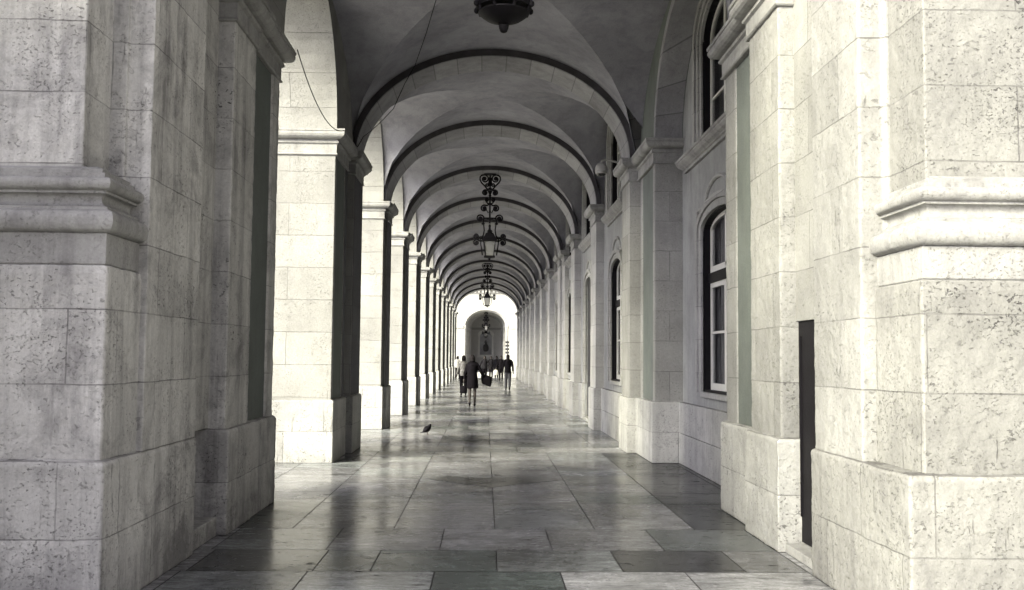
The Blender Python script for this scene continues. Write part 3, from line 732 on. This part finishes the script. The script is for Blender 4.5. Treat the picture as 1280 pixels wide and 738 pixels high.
for y, z, lab in ((55.3, 6.82, 'small black scrolled iron lantern hanging below and behind the whole lantern'),
               (110.6, 7.0, 'tiny pale lantern hanging just inside the far arch'), (115.5, 6.3, 'lowest and farthest tiny pale lantern under the far arch')):
    c = copy_tree(lan); c.location = (XC-.01, y, z); c['label'] = lab
def near_lantern():
    t = empty('hanging_lantern', (XC+.03, 8.9, .06)); tag(t, 'large black iron lantern with acorn finial, cut off by the top of the photo', 'lantern', GL)
    b = MB(); n = 8
    b.lathe((0,0,0), [(.05,4.565),(.09,4.575),(.16,4.60),(.21,4.635),(.232,4.655),(.232,4.668)], 24)
    b.build('bowl', M['iron'], t, auto=40)
    MB().lathe((0,0,0), [(.012,4.478),(.03,4.487),(.042,4.515),(.047,4.545),(.036,4.552),(.052,4.556),(.05,4.568),(.028,4.572)], 16).build('finial', M['iron'], t, auto=50)
    f = MB(); f.lathe((0,0,0), [(.228,4.70),(.252,4.70),(.252,4.745),(.228,4.745)], 24)
    for k in range(n):
        a = 2*PI*(k+.5)/n; c, s = math.cos(a), math.sin(a)
        f.tube([(.225*c,.225*s,4.66),(.245*c,.245*s,4.71),(.262*c,.262*s,4.74),(.25*c,.25*s,4.80),(.30*c,.30*s,5.35)], .017, 6)
        f.ball((.268*c,.268*s,4.715), .026,.026,.03, 8, 6)
    f.lathe((0,0,0), [(.29,5.33),(.325,5.34),(.325,5.39),(.29,5.40)], 24)
    f.build('lantern_frame', M['iron'], t)
    MB().lathe((0,0,0), [(.22,4.75),(.285,5.33)], 16).build('glass', M['lampglass'], t, smooth=True)
    MB().lathe((0,0,0), [(.34,5.39),(.30,5.46),(.14,5.62),(.12,5.74),(.05,5.78)], 16).build('lantern_roof', M['iron'], t, auto=40)
    s_ = MB(); s_.tube([(0,0,5.7),(0,0,6.76)], .03, 8).lathe((0,0,0), [(.05,6.70),(.14,6.74),(.14,6.759)], 12); s_.build('bracket_stem', M['iron'], t)
near_lantern()
# ------------------------------------------------------------------ dome camera, cables, far sign
cm = anchor('dome_camera', (2.16, 18.55, 5.2)); tag(cm, 'pale dome camera on a curved arm beside the right double pier', 'camera')
MB().lathe((2.15,18.55,5.13), [(.108,-.025),(.118,-.015),(.118,.02),(.112,.03),(.112,.045),(.10,.085),(.07,.12),(.03,.135)], 20).build('housing', M['plastic'], cm, auto=40)
MB().lathe((2.15,18.55,5.13), [(.02,-.125),(.06,-.11),(.09,-.075),(.10,-.03)], 18).build('dome', M['dome'], cm, smooth=True)
MB().lathe((2.15,18.55,5.13), [(.075,-.085),(.111,-.06),(.111,-.03),(.10,-.026)], 18).build('collar', M['plastic'], cm, auto=40)
MB().tube([(2.15,18.55,5.25),(2.16,18.55,5.30),(2.21,18.55,5.325),(2.30,18.55,5.325),(2.42,18.55,5.29),(2.66,18.55,5.24)], .02, 8).box(2.62,2.665,18.48,18.62,5.16,5.32).build('arm', M['plastic'], cm, smooth=False)
cb = MB()
def cat(p, q, sag, n=14):
    return [tuple(p[i]+(q[i]-p[i])*k/n - (sag*4*(k/n)*(1-k/n) if i == 2 else 0) for i in range(3)) for k in range(n+1)]
cb.tube(cat((-2.16,11.2,5.06), (-2.17,15.2,5.06), .30) + cat((-2.17,15.2,5.06), (-2.2,16.9,5.16), .03)[1:] + [(-2.12,17.0,5.36),(-2.0,17.03,5.46),(-1.79,17.04,5.67),(-1.62,17.04,5.86),(-1.53,17.04,6.07),(-1.43,17.03,6.30),(-1.25,16.9,6.58),(-.98,15.58,6.72),(-.77,14.34,6.80),(-.66,13.2,6.81)], .0065, 5)
tag(cb.build('cable', M['iron']), 'thin black cable sagging between the left capitals and up the vault', 'cable')
sg = anchor('sign_post', (2.0, 88, 0)); tag(sg, 'small post stacked with signs at the far right end of the passage', 'sign')
MB().tube([(2.0,88,-.03),(2.0,88,3.1)], .035, 8).build('post', M['iron'], sg)
for i in range(4): MB().box(1.80, 2.15, 87.9, 87.94, 1.95+.30*i, 2.13+.30*i).build('plate', M['door'], sg)
# ------------------------------------------------------------------ people
def hand(m, w, d, side, r):
    """palm, four fingers, thumb; w wrist, d direction of the forearm"""
    d = Vector(d).normalized(); w = Vector(w)
    f = Vector((0,1,0)); f = (f - d*f.dot(d)).normalized(); sd = d.cross(f)
    m.tube([w, w+d*.05, w+d*.09], [.026,.034,.030], 8)
    for i, (o, L) in enumerate(((-.027,.068),(-.009,.078),(.009,.073),(.027,.058))):
        b = w + d*.085 + f*o
        c = sd*(-side*.02)
        m.tube([b, b+d*L*.45, b+d*L*.8+c*.7, b+d*L+c*1.4], [.0095,.0095,.009,.0075], 6)
    b = w + d*.03 + f*.024
    m.tube([b, b+d*.03+f*.025, b+d*.065+f*.028], [.012,.0115,.009], 6)
def person(label, loc, face, H=1.66, stride=1., female=True, top='black', coat=None, legs='skin', bottom=None, hair='long', arms=((0,.12),(0,-.12)), lead=1, hem=.55):
    """one continuous body (voxel-joined), clothing and hair as children; local +y = walking direction"""
    t = empty('person', loc, face); tag(t, label, 'person', 'people walking in the passage')
    s = H/1.70; S = lambda *p: tuple(q*s for q in p)
    sw = .155 if female else .185; hp = .085
    J = {}
    for sd in (-1, 1):
        fr = (sd == lead); x = sd*hp
        if fr: J[sd] = [(x,.0,.90),(x,.10*stride+.02,.49),(x,.16*stride,.095),(x,.16*stride+.17,.035)]
        else:  J[sd] = [(x,.0,.90),(x,.0,.49),(x,-.30*stride,.13+.04*stride),(x,-.30*stride+.12,.03)]
    body = MB()
    for sd in (-1, 1):
        h, k, a, toe = J[sd]
        body.tube([S(*h), S((h[0]+k[0])/2,(h[1]+k[1])/2+.015,(h[2]+k[2])/2), S(*k), S(k[0]+(a[0]-k[0])*.35,k[1]+(a[1]-k[1])*.35-.02,k[2]+(a[2]-k[2])*.35), S(*a)], [.085*s,.072*s,.052*s,.052*s,.036*s], 10)
        body.tube([S(a[0],a[1]-.05,a[2]-.035), S(a[0],a[1]+.04,a[2]-.03), S(*toe)], [.036*s,.04*s,.03*s], 8)
    body.tube([S(0,0,.86),S(0,0,.95),S(0,.0,1.08),S(0,.01,1.25),S(0,0,1.37),S(0,0,1.43)], [.13*s,.145*s,.115*s,.135*s,.12*s,.07*s], 12)
    body.tube([S(-sw,0,1.385),S(-sw*.5,0,1.41),S(0,0,1.415),S(sw*.5,0,1.41),S(sw,0,1.385)], [.05*s,.058*s,.06*s,.058*s,.05*s], 10)
    body.tube([S(0,0,1.40),S(0,.015,1.50)], [.055*s,.05*s], 10)
    hc = S(0,.025,1.585)
    body.ball(hc, .078*s,.095*s,.118*s, 16, 12)
    body.ball((0, hc[1]+.098*s, hc[2]-.01*s), .013*s,.016*s,.024*s, 8, 6)
    body.ball((0, hc[1]+.055*s, hc[2]-.075*s), .045*s,.04*s,.04*s, 10, 8)
    for sd in (-1, 1): body.ball((sd*.08*s, hc[1]-.005*s, hc[2]-.01*s), .012*s,.022*s,.032*s, 8, 6)
    slee = []; hands = {}
    for i, sd in enumerate((-1, 1)):
        out, fwd = arms[i]
        sh = (sd*sw,0,1.385); el = (sd*(sw+.05+out*.5), -.02+fwd*.6, 1.11 + out*.25); wr = (sd*(sw+.06+out), .05+fwd*1.6, .87+out*.45)
        body.tube([S(*sh), S(*el), S(*wr)], [.046*s,.038*s,.027*s], 8)
        d = Vector(wr)-Vector(el); hand(body, S(*wr), d, sd, s)
        slee.append((sh, el, wr)); hands[sd] = Vector(S(*wr)) + d.normalized()*.12*s
    body.build('body', M['skin'], t, remesh=.0105)
    # clothing
    if coat:
        c = MB()
        prof = [(hem,.20,.185),(hem+.08,.195,.18),(.80,.19,.175),(.93,.18,.172),(1.06,.165,.155),(1.24,.175,.165),(1.36,.18,.15),(1.44,.11,.09)]
        c.tube([S(-sw,0,1.385),S(-sw*.5,0,1.42),S(0,0,1.425),S(sw*.5,0,1.42),S(sw,0,1.385)], [.068*s,.072*s,.074*s,.072*s,.068*s], 10)
        n0 = len(c.v)
        c.lathe((0,-.01*s,0), [(1*s, z*s) for z, _, _ in prof], 20)
        vs = c.v[:n0]
        for i, (z, rx, ry) in enumerate(prof):
            for k in range(20):
                a = 2*PI*k/20; wv = 1 + (.05*math.sin(5*a+z*3) if z < .85 else 0)
                x = rx*s*math.cos(a)*wv*(sw/.155); y = ry*s*math.sin(a)*wv + (.03*stride*s if z < .7 else 0)
                vs.append((x, y, z*s))
        c.v = vs
        for sh, el, wr in slee: c.tube([S(*sh), S(*el), S(el[0]+(wr[0]-el[0])*.92, el[1]+(wr[1]-el[1])*.92, el[2]+(wr[2]-el[2])*.92)], [.066*s,.057*s,.047*s], 10)
        c.build('coat', M[coat], t, remesh=.016)
    else:
        c = MB()
        c.tube([S(0,0,.84),S(0,0,.95),S(0,.0,1.08),S(0,.01,1.25),S(0,0,1.37),S(0,0,1.44)], [.165*s,.165*s,.15*s,.155*s,.14*s,.075*s], 14)
        c.tube([S(-sw,0,1.385),S(-sw*.5,0,1.42),S(0,0,1.425),S(sw*.5,0,1.42),S(sw,0,1.385)], [.068*s,.07*s,.07*s,.07*s,.068*s], 10)
        for sh, el, wr in slee: c.tube([S(*sh), S(*el), S(el[0]+(wr[0]-el[0])*.9, el[1]+(wr[1]-el[1])*.9, el[2]+(wr[2]-el[2])*.9)], [.064*s,.055*s,.045*s], 10)
        c.build('jacket', M[top], t, remesh=.016)
    if bottom:
        c = MB()
        for sd in (-1, 1):
            h, k, a, toe = J[sd]
            c.tube([S(*h), S(*k), S(a[0],a[1],a[2]+.0)], [.105*s,.075*s,.058*s], 10)
        c.tube([S(0,0,.82),S(0,0,.98)], [.145*s,.15*s], 12)
        c.build('trousers', M[bottom], t, remesh=.016)
    for sd in (-1, 1):
        h, k, a, toe = J[sd]
        MB().tube([S(a[0],a[1]-.07,max(a[2]-.05,.03)), S(a[0],a[1]+.03,max(a[2]-.045,.035)), S(toe[0],toe[1]+.03,.028)], [.038*s,.044*s,.030*s], 10).build('shoe', M['black'], t, smooth=True)
    hm_ = MB(); hm_.ball((0, hc[1]-.02*s, hc[2]+.025*s), .092*s,.098*s,.115*s, 14, 10)
    if hair == 'long': hm_.tube([(0,hc[1]-.055*s,hc[2]+.03*s),(0,hc[1]-.075*s,hc[2]-.1*s),(0,hc[1]-.085*s,hc[2]-.24*s)], [.085*s,.088*s,.055*s], 12)
    if hair == 'bob': hm_.tube([(0,hc[1]-.045*s,hc[2]+.03*s),(0,hc[1]-.05*s,hc[2]-.10*s)], [.10*s,.095*s], 12)
    hm_.build('hair', M['hair'], t, remesh=.014)
    return t, hands, s
def handbag(label, p, h, mat, w=.26, hh=.24, rz=0):
    b = anchor('handbag', p); tag(b, label, 'bag')
    x, y, z = p
    MB().lathe((x,y,z-h-hh), [(.85,0),(1,.03),(1,hh*.55),(.72,hh),(.5,hh+.01)], 18, w/2, .07).build('pouch', M[mat], b, smooth=True)
    MB().tube([(x-.07,y,z-h-.02),(x-.055,y,z-h*.35),(x,y,z+.012),(x+.055,y,z-h*.35),(x+.07,y,z-h-.02)], .010, 6).build('handle', M[mat], b, smooth=True)
def world_of(t, v): return Matrix.Translation(t.location) @ Matrix.Rotation(t.rotation_euler.z, 4, 'Z') @ Vector(v)
t, hd, s = person('woman in a short black coat with bare legs, largest figure in the passage', (-.40,32.95,0), 0, 1.67, .45, True, coat='black', hair='bob', arms=((.06,.02),(.17,.05)), lead=1, hem=.60)
p = world_of(t, hd[-1]); handbag('dark slouchy handbag hanging from the left hand of the woman in the black coat', tuple(p), .12, 'black', .24, .24)
p = world_of(t, hd[1])
# folded dark wrap over her right arm
q0 = Vector(p) + Vector((-.02, -.02, .12)); wv = MB()
vs = []; prof = [(.12,.05,.02),(.17,.07,.0),(.19,.075,-.10),(.185,.07,-.20),(.17,.06,-.29),(.13,.04,-.33)]
for rx, ry, z in prof:
    for k in range(24):
        a = 2*PI*k/24; wv_ = 1 + .10*math.sin(4*a + z*6)
        vs.append((q0.x+.06+rx*math.cos(a)*wv_, q0.y+ry*math.sin(a)*wv_, q0.z+.05+z-.05*math.cos(a)))
wv.lathe((0,0,0), [(1,z) for _, _, z in prof], 24); wv.v = vs
tag(wv.build('draped_wrap', M['black'], remesh=.014), 'dark wrap trailing from the right arm of the woman in the black coat', 'garment')
t, hd, s = person('woman in a pale patterned top and dark skirt, just left of the woman in black', (-.88,42.1,0), .1, 1.66, .7, True, top='patterned', bottom='black', hair='bob', arms=((.05,.10),(.05,-.10)), lead=-1)
person('person in a dark jacket and faded jeans, right of the middle of the passage', (1.14,49.3,0), 0, 1.74, .55, False, top='black', bottom='denim', hair='long', arms=((.0,.02),(.01,.03)), lead=-1)
person('person in a dark open jacket over a pale shirt, centre of the far group', (.0,66.0,0), PI, 1.70, .5, False, top='navy', bottom='black', hair='short', arms=((.1,.08),(.1,.1)), lead=1)
person('person in dark clothes behind the centre of the far group', (.50,78.4,-.03), PI, 1.72, .4, False, top='navy', bottom='black', hair='short', lead=-1)
t, hd, s = person('person in black with a white bag, between the far group and the jeans wearer', (1.10,67.4,0), PI, 1.72, .6, True, top='black', bottom='black', hair='bob', arms=((.1,.02),(.10,-.05)), lead=1)
p = world_of(t, hd[1]); handbag('small white bag carried by the person in black in the far group', tuple(p), .05, 'cream', .34, .34)
person('person in dark clothes at the back of the far group, near the middle', (.88,74.8,0), PI, 1.70, .4, True, top='navy', bottom='black', hair='bob', lead=-1)
person('person in a white shirt and dark trousers, farthest left by the end piers', (-1.98,73.6,0), -.4, 1.68, .6, True, top='cream', bottom='black', hair='bob', arms=((.05,.05),(.05,-.05)), lead=1)
# ------------------------------------------------------------------ pigeon
def pigeon(loc, rz):
    t = empty('pigeon', loc, rz); tag(t, 'dark pigeon standing on the floor left of the middle', 'bird')
    b = MB()
    b.tube([(0,-.085,.052),(0,-.06,.072),(0,-.03,.098),(0,.005,.122),(0,.03,.145),(0,.045,.168),(0,.05,.186),(0,.052,.198)], [.016,.040,.062,.066,.055,.040,.030,.028], 12)
    b.ball((0,.056,.203), .022,.026,.023, 12, 8)
    b.build('body', M['feather'], t, remesh=.006)
    MB().add([(-.022,-.145,.030),(.022,-.145,.030),(.03,-.05,.075),(-.03,-.05,.075),(-.020,-.150,.038),(.020,-.150,.038),(.026,-.05,.092),(-.026,-.05,.092)],
      [(0,1,2,3),(4,7,6,5),(0,4,5,1),(1,5,6,2),(2,6,7,3),(3,7,4,0)]).build('tail', M['feather'], t)
    for s in (-1, 1):
        MB().tube([(s*.052,.03,.140),(s*.060,0,.118),(s*.054,-.04,.085),(s*.03,-.085,.055),(s*.022,-.12,.04)], [.012,.028,.027,.016,.006], 10).build('wing', M['feather'], t, smooth=True)
        l = MB(); l.tube([(s*.022,.0,.085),(s*.022,-.004,.045),(s*.022,.006,.006)], [.016,.009,.007], 6)
        for a in (-.5,0,.5): l.tube([(s*.022,.006,.006),(s*.022+.03*math.sin(a),.006+.035*math.cos(a),.004)], [.004,.0025], 5)
        l.tube([(s*.022,.006,.006),(s*.022,-.016,.004)], [.004,.0025], 5)
        l.build('leg', M['beak'], t)
    MB().tube([(0,.078,.203),(0,.094,.198),(0,.104,.192)], [.008,.005,.0015], 6).build('beak', M['beak'], t)
pigeon((-1.17,20.8,0), -PI/2)
# ------------------------------------------------------------------ camera
f_px, W0, H0 = 1250., 1280., 738.
cam = bpy.data.cameras.new('camera'); co = bpy.data.objects.new('camera', cam); COL.objects.link(co); sc.camera = co
cam.sensor_fit = 'HORIZONTAL'; cam.sensor_width = 36; cam.lens = 36*f_px/W0; cam.clip_end = 2000; cam.clip_start = .05
d = Vector((606-640, -(447-369), -f_px)).normalized()
roll = .0105
u = Vector((math.sin(roll), math.cos(roll), 0)); u -= d*u.dot(d); u.normalize()
xw = d.cross(u)
R = Matrix((xw, d, u)).to_4x4()
co.matrix_world = Matrix.Translation((0,0,1.6)) @ R
# ------------------------------------------------------------------ light
SUN_EL, SUN_AZ = math.radians(26), math.radians(228)      # azimuth from +Y clockwise: behind the camera, to the left
w = bpy.data.worlds.new('World'); sc.world = w; w.use_nodes = True
nt = w.node_tree; n = N(nt); bg = nt.nodes['Background']
sky = n('ShaderNodeTexSky'); sky.sky_type = 'NISHITA'; sky.sun_disc = False; sky.sun_elevation = SUN_EL; sky.sun_rotation = SUN_AZ
sky.air_density = 1; sky.dust_density = 4; sky.ozone_density = 1
bw = n('ShaderNodeRGBToBW', {0: sky.outputs[0]})
tint = n.scalecol((.93,.905,1.0), bw.outputs[0])
nt.links.new(tint, bg.inputs[0]); bg.inputs[1].default_value = .10
sun = bpy.data.lights.new('sun', 'SUN'); so = bpy.data.objects.new('sun', sun); COL.objects.link(so)
sun.energy = 1.95; sun.angle = math.radians(24); sun.color = (1.0,.962,.66)
dv = Vector((math.sin(SUN_AZ)*math.cos(SUN_EL), math.cos(SUN_AZ)*math.cos(SUN_EL), math.sin(SUN_EL)))
so.rotation_euler = dv.to_track_quat('Z', 'Y').to_euler(); so.location = (-20,-30,40)
# ------------------------------------------------------------------ render settings
sc.render.engine = 'CYCLES'
sc.view_settings.view_transform = 'Standard'; sc.view_settings.look = 'None'; sc.view_settings.gamma = 1; sc.view_settings.use_curve_mapping = False
sc.view_settings.exposure = 2.15
sc.cycles.use_denoising = True
sc.cycles.max_bounces = 8; sc.cycles.diffuse_bounces = 1; sc.cycles.glossy_bounces = 3; sc.cycles.transparent_max_bounces = 8
sc.cycles.sample_clamp_indirect = 6; sc.cycles.caustics_reflective = False; sc.cycles.caustics_refractive = False
